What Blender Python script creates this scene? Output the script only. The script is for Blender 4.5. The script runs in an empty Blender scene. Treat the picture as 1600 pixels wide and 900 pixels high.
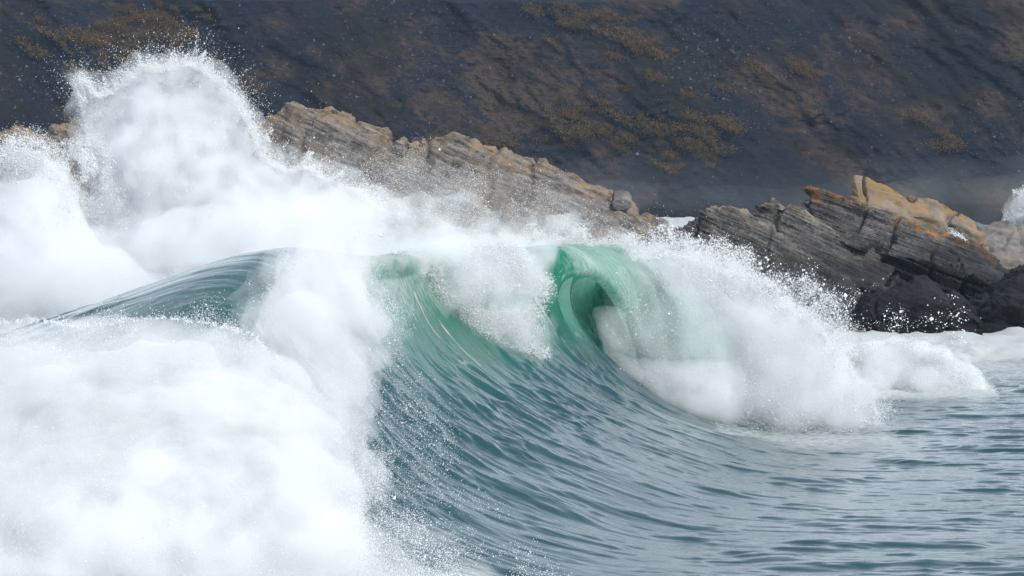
import bpy, bmesh, math, random, time
import numpy as np
from mathutils import Vector, Matrix

T0 = time.time()
random.seed(7)
RNG = np.random.default_rng(11)
SC = bpy.context.scene
COL = SC.collection

# ------------------------------------------------------------------ camera
CAM_H = 4.0
FPX = 800 / math.tan(math.radians(10))          # focal length in photo pixels (1600 wide)
PITCH = math.atan(200 / FPX)
cd = bpy.data.cameras.new('camera')
cam = bpy.data.objects.new('camera', cd)
COL.objects.link(cam)
cam.location = (0, 0, CAM_H)
cam.rotation_euler = (math.pi / 2 - PITCH, 0, 0)
cd.sensor_width = 36
cd.lens = 18 / math.tan(math.radians(10))
cd.clip_start = 0.5
cd.clip_end = 5000
SC.camera = cam

# ------------------------------------------------------------------ light
SUN_EL, SUN_AZ = math.radians(50), math.radians(134)     # azimuth clockwise from the view direction
w = bpy.data.worlds.new('World')
SC.world = w
w.use_nodes = True
nt = w.node_tree
sky = nt.nodes.new('ShaderNodeTexSky')
sky.sky_type = 'NISHITA'
sky.sun_disc = False
sky.sun_elevation = SUN_EL
sky.sun_rotation = SUN_AZ
sky.air_density = 1.0
sky.dust_density = 1.0
sky.ozone_density = 1.0
hs = nt.nodes.new('ShaderNodeHueSaturation')          # thin high cloud: paler than a clear sky
hs.inputs['Saturation'].default_value = 0.45
nt.links.new(sky.outputs[0], hs.inputs['Color'])
nt.links.new(hs.outputs[0], nt.nodes['Background'].inputs[0])
nt.nodes['Background'].inputs[1].default_value = 0.15
sd = bpy.data.lights.new('sun', 'SUN')
sd.energy = 2.0
sd.angle = math.radians(0.53)
sd.color = (1.0, 0.96, 0.90)
sun = bpy.data.objects.new('sun', sd)
COL.objects.link(sun)
to_sun = Vector((math.sin(SUN_AZ) * math.cos(SUN_EL), math.cos(SUN_AZ) * math.cos(SUN_EL), math.sin(SUN_EL)))
sun.rotation_euler = to_sun.to_track_quat('Z', 'Y').to_euler()
sun.location = (20, 0, 40)

SC.view_settings.view_transform = 'Standard'
SC.view_settings.look = 'None'
SC.view_settings.exposure = 0.85
SC.view_settings.gamma = 1.0
SC.view_settings.use_curve_mapping = False
cy = SC.cycles
cy.max_bounces = 14
cy.diffuse_bounces = 7
cy.glossy_bounces = 3
cy.transmission_bounces = 4
cy.volume_bounces = 12
cy.transparent_max_bounces = 12
cy.caustics_reflective = False
cy.caustics_refractive = False
cy.use_denoising = True
cy.sample_clamp_indirect = 4.0
cy.volume_max_steps = 64

# ------------------------------------------------------------------ helpers
cp, sp = math.cos(PITCH), math.sin(PITCH)


def at(px, py, Y):
    """photo pixel (1600x900) -> world point at distance Y (arrays welcome)"""
    px = np.asarray(px, float); py = np.asarray(py, float); Y = np.asarray(Y, float)
    a = (px - 800) / FPX
    b = (450 - py) / FPX
    # camera ray: right a, up b, forward 1, tilted down by PITCH
    fy = cp + b * sp
    fz = -sp + b * cp
    k = Y / fy
    return a * k, Y + 0 * a, CAM_H + fz * k


def at3(px, py, Y):
    x, y, z = at(px, py, Y)
    return np.stack(np.broadcast_arrays(x, y, z), -1)


def _hash(ix, iy, iz, seed):
    h = (ix.astype(np.uint32) * np.uint32(374761393) + iy.astype(np.uint32) * np.uint32(668265263)
         + iz.astype(np.uint32) * np.uint32(2147483647) + np.uint32((seed * 974711 + 1013) & 0xffffffff))
    h = (h ^ (h >> np.uint32(13))) * np.uint32(1274126177)
    h = h ^ (h >> np.uint32(16))
    h = (h * np.uint32(2246822519)) ^ (h >> np.uint32(13))
    return (h & np.uint32(0xffffff)).astype(np.float32) / np.float32(0x800000) - 1.0


def vnoise(x, y, z=None, seed=0):
    """smooth value noise, about -1..1"""
    x = np.asarray(x, np.float32); y = np.asarray(y, np.float32)
    z = np.zeros_like(x) if z is None else np.asarray(z, np.float32)
    x, y, z = np.broadcast_arrays(x, y, z)
    x0 = np.floor(x); y0 = np.floor(y); z0 = np.floor(z)
    fx, fy, fz = x - x0, y - y0, z - z0
    ix, iy, iz = x0.astype(np.int64), y0.astype(np.int64), z0.astype(np.int64)
    s = lambda t: t * t * t * (t * (t * 6 - 15) + 10)
    ux, uy, uz = s(fx), s(fy), s(fz)
    out = 0
    for dx in (0, 1):
        wx = ux if dx else 1 - ux
        for dy in (0, 1):
            wy = uy if dy else 1 - uy
            for dz in (0, 1):
                wz = uz if dz else 1 - uz
                out = out + wx * wy * wz * _hash(ix + dx, iy + dy, iz + dz, seed)
    return out


def fbm(x, y, z=None, oct=4, seed=0, gain=0.5, lac=2.03):
    a, f, s, n = 1.0, 1.0, 0, 0
    x = np.asarray(x, np.float32); y = np.asarray(y, np.float32)
    z = np.zeros_like(x) if z is None else np.asarray(z, np.float32)
    for o in range(oct):
        s = s + a * vnoise(x * f + 17.3 * o, y * f - 9.1 * o, z * f + 3.7 * o, seed + o)
        n += a
        a *= gain
        f *= lac
    return s / n


def smooth(a, b, x):
    t = np.clip((np.asarray(x, float) - a) / (b - a), 0, 1)
    return t * t * (3 - 2 * t)


def tag(o, label=None, cat=None, group=None, kind=None):
    if label: o['label'] = label
    if cat: o['category'] = cat
    if group: o['group'] = group
    if kind: o['kind'] = kind
    return o


def empty(name, loc=(0, 0, 0)):
    o = bpy.data.objects.new(name, None)
    o.location = loc
    o.empty_display_size = 0.2
    COL.objects.link(o)
    return o


def link(name, me, mat=None, parent=None):
    o = bpy.data.objects.new(name, me)
    COL.objects.link(o)
    if mat: me.materials.append(mat)
    if parent is not None:
        o.parent = parent
        o.matrix_parent_inverse = Matrix.Translation(-Vector(parent.location))
    return o


def mesh_np(name, V, F, smooth_shade=True):
    """V (n,3); F (m,k) all the same k"""
    V = np.asarray(V, np.float32); F = np.asarray(F, np.int32)
    me = bpy.data.meshes.new(name)
    k = F.shape[1]
    me.vertices.add(len(V)); me.vertices.foreach_set('co', V.ravel())
    me.loops.add(F.size); me.loops.foreach_set('vertex_index', F.ravel())
    me.polygons.add(len(F))
    me.polygons.foreach_set('loop_start', np.arange(0, F.size, k, dtype=np.int32))
    me.polygons.foreach_set('use_smooth', np.full(len(F), smooth_shade))
    me.update(calc_edges=True)
    return me


def grid_faces(nu, nv, off=0):
    i = np.arange(nu - 1)[:, None] * nv + np.arange(nv - 1)[None, :]
    return (np.stack([i, i + nv, i + nv + 1, i + 1], -1).reshape(-1, 4) + off)


def attr(me, name, vals):
    a = me.attributes.new(name, 'FLOAT', 'POINT')
    a.data.foreach_set('value', np.asarray(vals, np.float32).ravel())


def get_co(me):
    a = np.empty(len(me.vertices) * 3, np.float32)
    me.vertices.foreach_get('co', a)
    return a.reshape(-1, 3)


def get_no(me):
    a = np.empty(len(me.vertices) * 3, np.float32)
    me.vertices.foreach_get('normal', a)
    return a.reshape(-1, 3)


def set_co(me, V):
    me.vertices.foreach_set('co', np.asarray(V, np.float32).ravel())
    me.update()


def remesh(me, voxel):
    """voxel remesh of a closed mesh, through a throw-away object"""
    o = bpy.data.objects.new('tmp', me)
    COL.objects.link(o)
    m = o.modifiers.new('r', 'REMESH')
    m.mode = 'VOXEL'; m.voxel_size = voxel; m.use_smooth_shade = True
    dg = bpy.context.evaluated_depsgraph_get()
    out = bpy.data.meshes.new_from_object(o.evaluated_get(dg), depsgraph=dg)
    bpy.data.objects.remove(o)
    bpy.data.meshes.remove(me)
    out.polygons.foreach_set('use_smooth', np.ones(len(out.polygons), bool))
    return out


# ------------------------------------------------------------------ materials
class NT:
    def __init__(self, name):
        self.m = bpy.data.materials.new(name)
        self.m.use_nodes = True
        self.t = self.m.node_tree
        self.t.nodes.clear()
        self.out = self.t.nodes.new('ShaderNodeOutputMaterial')

    def n(self, typ, ins=None, **kw):
        nd = self.t.nodes.new('ShaderNode' + typ)
        for k, v in kw.items(): setattr(nd, k, v)
        for k, v in (ins or {}).items():
            s = nd.inputs[k]
            if hasattr(v, 'is_output'): self.t.links.new(v, s)
            else: s.default_value = v
        return nd

    def math(self, op, a, b=0.0, c=None, clamp=False):
        ins = {0: a, 1: b}
        if c is not None: ins[2] = c
        return self.n('Math', ins, operation=op, use_clamp=clamp).outputs[0]

    def ramp(self, fac, stops, interp='LINEAR'):
        nd = self.n('ValToRGB', {0: fac})
        r = nd.color_ramp
        r.interpolation = interp
        while len(r.elements) < len(stops): r.elements.new(0.5)
        for e, (p, c) in zip(r.elements, stops):
            e.position = p
            e.color = (c, c, c, 1) if isinstance(c, (int, float)) else (*c, 1)
        return nd.outputs[0]

    def mix(self, fac, a, b):
        nd = self.n('Mix', {0: fac}, data_type='RGBA')
        for i, v in ((6, a), (7, b)):
            if hasattr(v, 'is_output'): self.t.links.new(v, nd.inputs[i])
            else: nd.inputs[i].default_value = (*v, 1)
        return nd.outputs[2]

    def noise(self, vec, scale, detail=4, rough=0.5, dist=0.0):
        return self.n('TexNoise', {'Vector': vec, 'Scale': scale, 'Detail': detail, 'Roughness': rough, 'Distortion': dist}).outputs[0]

    def attr(self, name):
        return self.n('Attribute', attribute_name=name).outputs['Fac']

    def done(self, surf=None, vol=None):
        if surf is not None: self.t.links.new(surf, self.out.inputs['Surface'])
        if vol is not None: self.t.links.new(vol, self.out.inputs['Volume'])
        return self.m


def water_material():
    k = NT('sea_water')
    geo = k.n('NewGeometry').outputs['Position']
    thin, foam, foamy = k.attr('thin'), k.attr('foam'), k.attr('uvx')
    s, y = k.attr('uvx'), k.attr('uvy')
    uv = k.n('CombineXYZ', {0: s, 1: y, 2: 0.0}).outputs[0]
    col = k.mix(thin, (0.009, 0.043, 0.049), (0.008, 0.215, 0.135))  # glow of light through thin water put into a greener base colour
    # fine capillary ripples drawn out along the wave
    mp = k.n('Mapping', {'Vector': uv, 'Scale': (3.5, 9.0, 1.0)}).outputs[0]
    r1 = k.noise(mp, 1.0, 5, 0.6, 0.4)
    bump = k.n('Bump', {'Strength': 0.14, 'Distance': 0.05, 'Height': r1}).outputs[0]
    b = k.n('BsdfPrincipled', {'Base Color': col, 'Roughness': 0.06, 'IOR': 1.333, 'Normal': bump}).outputs[0]
    tr = k.n('BsdfTranslucent', {'Color': (0.16, 0.62, 0.44, 1), 'Normal': bump}).outputs[0]
    w_ = k.n('MixShader', {0: k.math('MULTIPLY', thin, 0.65), 1: b, 2: tr}).outputs[0]
    # the thrown lip is a thin sheet that lets most of the light straight through
    sh = k.attr('sheet')
    tp = k.n('BsdfTransparent', {'Color': (0.72, 0.93, 0.86, 1)}).outputs[0]
    w_ = k.n('MixShader', {0: k.math('MULTIPLY', sh, 0.62), 1: w_, 2: tp}).outputs[0]
    # foam lace
    fm = k.n('Mapping', {'Vector': uv, 'Scale': (3.0, 7.0, 1.0)}).outputs[0]
    f1 = k.noise(fm, 2.2, 8, 0.68, 0.6)
    ff = k.math('MULTIPLY_ADD', foam, 1.25, k.math('MULTIPLY', f1, 0.9))
    fac = k.ramp(k.math('SUBTRACT', ff, 0.55), [(0.22, 0.0), (0.55, 1.0)])
    wc = k.mix(sh, (0.52, 0.57, 0.57), (0.40, 0.60, 0.53))
    wd = k.n('BsdfDiffuse', {'Color': wc}).outputs[0]
    wt = k.n('BsdfTranslucent', {'Color': wc}).outputs[0]
    wh = k.n('MixShader', {0: k.math('MULTIPLY_ADD', sh, 0.25, 0.35), 1: wd, 2: wt}).outputs[0]
    fac = k.math('MULTIPLY', fac, k.math('GREATER_THAN', foam, 0.001))
    return k.done(k.n('MixShader', {0: fac, 1: w_, 2: wh}).outputs[0])


def foam_material():
    k = NT('white_foam')
    P = k.n('NewGeometry').outputs['Position']
    n1 = k.noise(P, 3.0, 8, 0.65)
    n2 = k.noise(P, 14.0, 5, 0.7)
    h = k.math('ADD', n1, k.math('MULTIPLY', n2, 0.3))
    bump = k.n('Bump', {'Strength': 0.5, 'Distance': 0.12, 'Height': h}).outputs[0]
    col = k.ramp(n1, [(0.3, (0.40, 0.455, 0.46)), (0.55, (0.49, 0.515, 0.515))])
    d = k.n('BsdfDiffuse', {'Color': col, 'Normal': bump}).outputs[0]
    t = k.n('BsdfTranslucent', {'Color': (0.54, 0.60, 0.59, 1)}).outputs[0]
    return k.done(k.n('MixShader', {0: 0.35, 1: d, 2: t}).outputs[0])


def drop_material():
    k = NT('spray_drops')
    d = k.n('BsdfDiffuse', {'Color': (0.93, 0.95, 0.96, 1)}).outputs[0]
    t = k.n('BsdfTranslucent', {'Color': (0.96, 0.97, 0.98, 1)}).outputs[0]
    return k.done(k.n('MixShader', {0: 0.3, 1: d, 2: t}).outputs[0])


def mist_material(name, dens, noise_scale=None, lo=0.42, hi=0.62):
    k = NT(name)
    v = k.n('VolumePrincipled', {'Color': (0.945, 0.960, 0.970, 1), 'Density': dens, 'Anisotropy': 0.0})
    if noise_scale:
        P = k.n('TexCoord').outputs['Object']
        nz = k.noise(P, noise_scale, 4, 0.6)
        k.t.links.new(k.math('MULTIPLY', k.ramp(nz, [(lo, 0.03), (hi, 1.0)]), dens), v.inputs['Density'])
    return k.done(None, v.outputs[0])


def rock_material(name, dark, light, tint, tint_amt=0.0, lichen=None, lichen_amt=0.0, reach=0.5, foot=0.0, wet=0.0, tilt=20.0, band=5.0, streak=(1.0, 1.0, 9.0)):
    k = NT(name)
    g = k.n('NewGeometry')
    P = g.outputs['Position']
    rot = k.n('VectorRotate', {'Vector': P, 'Axis': (0, 1, 0), 'Angle': math.radians(-tilt)}, rotation_type='AXIS_ANGLE').outputs[0]
    mp = k.n('Mapping', {'Vector': rot, 'Scale': streak}).outputs[0]
    n1 = k.noise(mp, band * 0.35, 8, 0.65, 0.3)
    n2 = k.noise(P, band * 2.4, 8, 0.7)
    n3 = k.noise(P, 0.8, 4, 0.6)
    f = k.math('ADD', k.math('MULTIPLY', n1, 0.62), k.math('MULTIPLY', n2, 0.38))
    c = k.mix(k.ramp(f, [(0.42, 0.0), (0.58, 1.0)]), dark, light)
    if tint_amt:
        c = k.mix(k.math('MULTIPLY', k.ramp(n3, [(0.42, 0.0), (0.62, 1.0)]), tint_amt), c, tint)
    if lichen:
        up = k.n('SeparateXYZ', {0: g.outputs['Normal']}).outputs[2]
        u = k.ramp(up, [(0.25, 0.0), (0.8, 1.0)])
        l = k.ramp(k.noise(P, 2.6, 6, 0.7, 0.5), [(0.43, 0.0), (0.56, 1.0)])
        e = k.math('MULTIPLY_ADD', k.noise(P, 1.3, 3, 0.5), 1.4, k.math('DIVIDE', k.attr('below'), reach))
        e = k.ramp(e, [(0.9, 1.0), (1.3, 0.0)])
        m = k.math('MULTIPLY', k.math('MULTIPLY', k.math('ADD', u, 0.45, clamp=True), l), k.math('MULTIPLY', e, lichen_amt))
        c = k.mix(m, c, lichen)
    rough = 0.85 - 0.55 * wet
    if foot:                                                # wet from the swell; also paints in the shade under the slabs
        z = k.n('SeparateXYZ', {0: P}).outputs[2]
        fz = k.ramp(k.math('SUBTRACT', k.math('DIVIDE', z, foot), k.math('MULTIPLY', n3, 0.9)), [(0.25, 1.0), (0.6, 0.0)])
        c = k.mix(k.math('MULTIPLY', fz, 0.85), c, (0.006, 0.007, 0.009))
        rough = k.math('SUBTRACT', rough, k.math('MULTIPLY', fz, 0.4))
    hb = k.math('ADD', k.math('MULTIPLY', n1, 1.0), k.math('MULTIPLY', n2, 0.6))
    bump = k.n('Bump', {'Strength': 0.8, 'Distance': 0.12, 'Height': hb}).outputs[0]
    b = k.n('BsdfPrincipled', {'Base Color': c, 'Roughness': rough, 'Normal': bump, 'Specular IOR Level': 0.3 - 0.3 * wet}).outputs[0]
    return k.done(b)


M_WATER = water_material()
M_FOAM = foam_material()
M_DROP = drop_material()

# ------------------------------------------------------------------ sea + breaking wave
WX0, WX1, WY0, WY1 = -10.0, 10.0, 21.0, 62.0


def ripple(q, y):
    """sea surface relief, drawn out along x: a calm skin with sparse short-crested wavelets"""
    a = 0.020 * fbm(q * 0.30, y * 0.8, seed=3, oct=2)
    r = fbm(q * 0.6 + 0.25 * y, y * 1.3, seed=21, oct=3, gain=0.5)
    a = a + 0.050 * smooth(0.12, 0.62, r)
    r2 = fbm(q * 1.7 - 0.3 * y, y * 3.6, seed=25, oct=3, gain=0.5)
    a = a + 0.016 * smooth(0.08, 0.55, r2)
    r3 = fbm(q * 3.0 + 0.2 * y, y * 7.0, seed=33, oct=2)
    a = a + 0.008 * smooth(0.0, 0.6, r3)
    a = a + 0.05 * fbm(q * 0.10, y * 0.18, seed=5, oct=1)
    return a


def poly_sd(px, py, poly):
    """signed distance in pixels, positive inside"""
    P = np.asarray(poly, float)
    d = np.full(px.shape, 1e9); ins = np.zeros(px.shape, bool)
    for i in range(len(P)):
        a, b = P[i], P[(i + 1) % len(P)]
        e = b - a
        t = np.clip(((px - a[0]) * e[0] + (py - a[1]) * e[1]) / (e @ e + 1e-9), 0, 1)
        d = np.minimum(d, np.hypot(px - a[0] - t * e[0], py - a[1] - t * e[1]))
        c = (a[1] > py) != (b[1] > py)
        xi = a[0] + (py - a[1]) / (b[1] - a[1] + 1e-12) * e[0]
        ins ^= c & (px < xi)
    return np.where(ins, d, -d)


def foam_patch(X, Y):
    """where broken white water lies on the sea, 0..1"""
    row = 250 + CAM_H * FPX / Y
    col = 800 + X / Y * FPX
    P1 = [(1150, 440), (1700, 470), (1900, 560), (1640, 556), (1520, 570), (1560, 622), (1380, 622), (1300, 640), (1180, 640), (1100, 600)]
    f = smooth(-22, 25, poly_sd(col, row, P1)) * (Y < 110)
    P2 = [(980, 337), (1110, 335), (1130, 352), (1000, 354)]
    f = np.maximum(f, smooth(-5, 3, poly_sd(col, row, P2)))
    P7 = [(1110, 668), (1400, 660), (1420, 700), (1250, 714), (1120, 694)]
    f = np.maximum(f, 0.42 * smooth(-24, 24, poly_sd(col, row, P7)))
    P4 = [(-900, 330), (990, 330), (1000, 480), (-900, 480)]
    f = np.maximum(f, 0.42 * smooth(-5, 30, poly_sd(col, row, P4)))
    P5 = [(1380, 545), (1800, 520), (1900, 640), (1600, 618), (1500, 612)]
    f = np.maximum(f, 0.42 * smooth(-10, 40, poly_sd(col, row, P5)))
    P6 = [(-500, 830), (500, 830), (760, 880), (840, 960), (900, 1200), (-500, 1200)]
    f = np.maximum(f, 0.55 * smooth(-10, 70, poly_sd(col, row, P6)))
    return f


def sea_rows():
    # photo row of sea level is 250 + CAM_H*FPX/Y
    ys = [12.0]
    while ys[-1] < 90: ys.append(ys[-1] + 0.045 * max(1, (ys[-1] / 30) ** 1.4))
    while ys[-1] < 215: ys.append(ys[-1] + 2.5)
    while ys[-1] < 3000: ys.append(ys[-1] * 1.06)
    return np.array(ys)


def build_sea():
    ys = sea_rows()
    ys = np.sort(np.unique(np.concatenate([ys, [WY0, WY1]])))
    xs = np.concatenate([-np.geomspace(1500, 22, 30), np.linspace(-21, 21, 421), np.geomspace(22, 1500, 30)])
    xs = np.sort(np.unique(np.round(np.concatenate([xs, [WX0, WX1]]), 4)))
    X, Y = np.meshgrid(xs, ys, indexing='ij')
    Z = ripple(X, Y)
    far = 1 + smooth(60, 200, Y) * 3
    Z = Z * far * (1 - 0.9 * smooth(25, 200, np.abs(X)))
    fo = foam_patch(X, Y)
    Z = Z + smooth(0.4, 0.9, fo) * (Y < 110) * (0.10 + 0.16 * fbm(X * 1.5, Y * 0.9, seed=44, oct=4))
    V = np.stack([X, Y, Z], -1).reshape(-1, 3)
    F = grid_faces(len(xs), len(ys))
    c = V[F].mean(1)
    inside = (c[:, 0] > WX0) & (c[:, 0] < WX1) & (c[:, 1] > WY0) & (c[:, 1] < WY1)
    F = F[~inside]
    me = mesh_np('sea', V, F)
    attr(me, 'thin', np.zeros(len(V))); attr(me, 'foam', fo)
    attr(me, 'uvx', V[:, 0]); attr(me, 'uvy', V[:, 1])
    o = link('sea', me, M_WATER)
    tag(o, 'rippled grey blue sea surface around the breaking wave', 'sea', kind='structure')


build_sea()


def catmull(P, n):
    """resample a polyline by a centripetal-ish spline, evenly by length"""
    P = np.asarray(P, float)
    Q = np.vstack([2 * P[0] - P[1], P, 2 * P[-1] - P[-2]])
    out = []
    for i in range(1, len(Q) - 2):
        p0, p1, p2, p3 = Q[i - 1], Q[i], Q[i + 1], Q[i + 2]
        t = np.linspace(0, 1, 24, endpoint=False)[:, None]
        out.append(0.5 * ((2 * p1) + (-p0 + p2) * t + (2 * p0 - 5 * p1 + 4 * p2 - p3) * t ** 2 + (-p0 + 3 * p1 - 3 * p2 + p3) * t ** 3))
    out.append(P[-1:])
    C = np.vstack(out)
    d = np.r_[0, np.cumsum(np.linalg.norm(np.diff(C, axis=0), axis=1))]
    s = np.linspace(0, d[-1], n)
    return np.stack([np.interp(s, d, C[:, j]) for j in range(C.shape[1])], -1)


# profiles of the wave, one per distance Y: the face from flat water up to the tip of the lip, then over the top and down the back
KEYS = {
    21.0: ([], []),
    23.5: ([], []),
    27.0: ([(1300, 920), (1080, 910), (880, 890), (740, 858), (630, 810), (540, 750), (470, 690), (410, 630), (370, 590)], [(375, 565), (340, 545), (290, 540), (210, 555), (100, 590), (-40, 640), (-220, 720)]),
    30.0: ([(1350, 853), (1150, 843), (990, 822), (850, 786), (735, 738), (640, 675), (565, 600), (510, 535), (470, 478), (452, 430)], [(448, 408), (420, 396), (385, 398), (325, 412), (245, 440), (150, 474), (50, 510), (-120, 580)]),
    33.0: ([(1450, 799), (1280, 792), (1120, 772), (980, 738), (860, 694), (765, 645), (695, 590), (648, 535), (618, 480), (602, 440)], [(598, 412), (575, 402), (520, 412), (420, 450), (300, 500), (100, 590)]),
    36.5: ([(1500, 748), (1330, 744), (1190, 730), (1070, 700), (960, 660), (865, 612), (790, 560), (735, 505), (700, 455), (686, 420)], [(684, 400), (660, 392), (600, 405), (520, 440), (400, 500), (200, 590)]),
    39.5: ([(1550, 709), (1390, 706), (1250, 698), (1130, 676), (1030, 645), (945, 602), (875, 548), (825, 490), (797, 440), (785, 412)], [(785, 394), (762, 386), (710, 396), (630, 430), (500, 490), (300, 570)]),
    41.5: ([(1600, 687), (1440, 686), (1280, 688), (1150, 680), (1060, 655), (985, 618), (928, 574), (888, 522), (864, 470), (858, 432)], [(862, 404), (848, 388), (810, 390), (740, 410), (620, 460), (420, 540)]),
    42.3: ([(1620, 679), (1460, 679), (1300, 682), (1165, 674), (1075, 649), (1000, 612), (944, 568), (902, 518), (876, 472), (874, 436), (902, 422), (928, 436)], [(939, 424), (916, 396), (880, 384), (830, 389), (750, 412), (630, 458), (430, 535)]),
    43.5: ([(1640, 668), (1480, 668), (1310, 670), (1180, 664), (1090, 641), (1016, 605), (960, 560), (920, 510), (897, 464), (903, 428), (938, 424), (968, 460), (975, 508)], [(995, 508), (988, 444), (956, 400), (900, 383), (845, 388), (760, 412), (640, 455), (440, 528)]),
    45.5: ([(1660, 650), (1500, 650), (1330, 651), (1210, 646), (1120, 626), (1045, 590), (988, 545), (946, 498), (928, 454), (944, 424), (992, 434), (1018, 498), (1012, 560), (1005, 600)], [(1030, 600), (1048, 530), (1038, 456), (994, 399), (930, 382), (865, 388), (780, 412), (660, 452), (460, 520)]),
    48.0: ([(1680, 629), (1530, 629), (1370, 630), (1250, 624), (1160, 604), (1090, 570), (1032, 525), (998, 480), (992, 448), (1015, 440), (1050, 475), (1072, 530), (1078, 590), (1072, 620)], [(1100, 622), (1108, 550), (1092, 475), (1050, 415), (985, 390), (905, 391), (810, 414), (690, 450), (490, 510)]),
    51.0: ([(1700, 606), (1560, 606), (1420, 606), (1310, 600), (1230, 580), (1160, 548), (1110, 510), (1085, 475), (1085, 458), (1105, 465), (1128, 500), (1140, 545), (1145, 580), (1145, 600)], [(1170, 602), (1172, 545), (1155, 490), (1115, 445), (1050, 420), (965, 415), (860, 430), (740, 458), (540, 510)]),
    55.0: ([(1700, 580), (1560, 580), (1450, 578), (1360, 568), (1290, 550), (1240, 528), (1215, 512), (1205, 500)], [(1195, 495), (1160, 480), (1100, 470), (1000, 470), (880, 482), (740, 510), (600, 535)]),
    62.0: ([], []),
}
NF, NB = 420, 200


def build_wave():
    kY, kF, kB = [], [], []
    for Y, (f, b) in KEYS.items():
        ground = lambda x: (x, Y, 0.0)
        if f:
            A = at3([p[0] for p in f], [p[1] for p in f], Y)[:, [0, 2]]
            B = at3([p[0] for p in b], [p[1] for p in b], Y)[:, [0, 2]]
            A[:3, 1] *= (0.0, 0.3, 0.7)
        else:
            xc = -3.0 if Y < 40 else 4.0
            A = np.array([(xc + 1.5, 0), (xc, 0)]); B = np.array([(xc - 1.5, 0), (xc - 3, 0)])
        lead = np.array([(WX1, 0.0), (0.6 * WX1 + 0.4 * A[0, 0], 0.0), (0.2 * WX1 + 0.8 * A[0, 0], 0.0)])
        A = np.vstack([lead, A])
        xl = B[-1, 0]
        tail = np.array([(0.5 * xl + 0.5 * WX0, B[-1, 1] * 0.35), (0.2 * xl + 0.8 * WX0, 0.0), (WX0, 0.0)])
        B = np.vstack([A[-1:], B, tail])
        # more points where it is steep
        kY.append(Y); kF.append(catmull(A, NF)); kB.append(catmull(B, NB + 1)[1:])
    kY = np.array(kY); kP = np.concatenate([np.array(kF), np.array(kB)], 1)      # (K, NF+NB, 2)
    # rows of the mesh
    ys = [WY0]
    while ys[-1] < WY1: ys.append(ys[-1] + (0.026 if ys[-1] < 48 else 0.06))
    ys[-1] = WY1
    ys = np.array(ys)
    # monotone cubic (Hermite, finite differences) between the keys
    K = len(kY)
    m = np.zeros_like(kP)
    for i in range(K):
        a, b_ = max(i - 1, 0), min(i + 1, K - 1)
        m[i] = (kP[b_] - kP[a]) / (kY[b_] - kY[a])
    m[0] = 0; m[-1] = 0
    idx = np.clip(np.searchsorted(kY, ys, side='right') - 1, 0, K - 2)
    h = (kY[idx + 1] - kY[idx])[:, None, None]
    t = ((ys - kY[idx])[:, None, None]) / h
    P = ((2 * t ** 3 - 3 * t ** 2 + 1) * kP[idx] + (t ** 3 - 2 * t ** 2 + t) * h * m[idx]
         + (-2 * t ** 3 + 3 * t ** 2) * kP[idx + 1] + (t ** 3 - t ** 2) * h * m[idx + 1])
    ny, nu = P.shape[:2]
    X, Z = P[..., 0], P[..., 1]
    Yg = np.repeat(ys[:, None], nu, 1)
    ds = np.hypot(np.diff(X, axis=1), np.diff(Z, axis=1))
    S = np.concatenate([np.zeros((ny, 1)), np.cumsum(ds, 1)], 1)
    q = WX1 - S
    # normals from the grid
    V = np.stack([X, Yg, Z], -1)
    du = np.gradient(V, axis=1); dv = np.gradient(V, axis=0)
    N = np.cross(dv, du)
    N /= np.linalg.norm(N, axis=-1, keepdims=True) + 1e-9
    flip = N[0, 5, 2] < 0
    if flip: N = -N
    steep = smooth(0.15, 1.6, Z)
    amp = ripple(q, Yg)
    # draw-up streaks on the face
    qw = q + 0.5 * fbm(q * 0.6, Yg * 0.6, seed=63, oct=2)
    Yw = Yg + 0.45 * fbm(q * 0.45, Yg * 0.5, seed=65, oct=3)
    chop = fbm(q * 1.5, Yg * 2.2, seed=67, oct=4, gain=0.55)
    st = fbm(qw * 1.3 + 0.5 * Yw, Yw * 5.2, seed=51, oct=4, gain=0.6)
    st3 = fbm(qw * 3.0 + 0.4 * Yw, Yw * 9.5, seed=61, oct=2)
    st2 = fbm(qw * 0.42, Yw * 1.9 + 0.15 * qw, seed=57, oct=3)
    face = smooth(0.2, 1.2, Z)
    amp = amp * (1 - 0.35 * face) + face * (0.026 * smooth(0.05, 0.55, st) + 0.065 * smooth(0.0, 0.55, st2) + 0.014 * smooth(0.0, 0.6, st3) + 0.07 * smooth(-0.1, 0.6, chop))
    ui = np.arange(nu)[None, :]
    edge = smooth(0, 12, ui) * smooth(0, 12, nu - 1 - ui)
    onlip = smooth(NF - 90, NF - 10, ui) * (1 - smooth(NF + 30, NF + 110, ui))
    amp = amp * (1 - 0.85 * onlip)
    V = V + N * amp[..., None]
    # at the seam keep exactly the sea's own relief
    seam = np.minimum.reduce([smooth(0, 0.5, WX1 - X), smooth(0, 0.5, X - WX0), smooth(0, 0.6, Yg - WY0), smooth(0, 0.8, WY1 - Yg)])
    fo = foam_patch(X, Yg) * smooth(0.6, 0.1, Z)
    bumps = smooth(0.4, 0.9, fo) * (0.10 + 0.16 * fbm(X * 1.5, Yg * 0.9, seed=44, oct=4))
    V[..., 2] += bumps
    flat = np.stack([X, Yg, ripple(X, Yg) + bumps], -1)
    V = flat * (1 - seam[..., None]) + V * seam[..., None]
    me = mesh_np('wave_face', V.reshape(-1, 3), grid_faces(ny, nu)[:, ::-1 if flip else 1])
    # thin water near the crest and in the lip lets light through; also paints its green glow
    isf = (ui < NF)
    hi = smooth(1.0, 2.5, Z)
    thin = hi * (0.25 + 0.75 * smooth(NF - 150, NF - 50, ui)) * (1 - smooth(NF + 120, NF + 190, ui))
    thin = thin * (0.8 + 0.5 * fbm(q * 0.5, Yg * 1.6, seed=71, oct=3))
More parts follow.
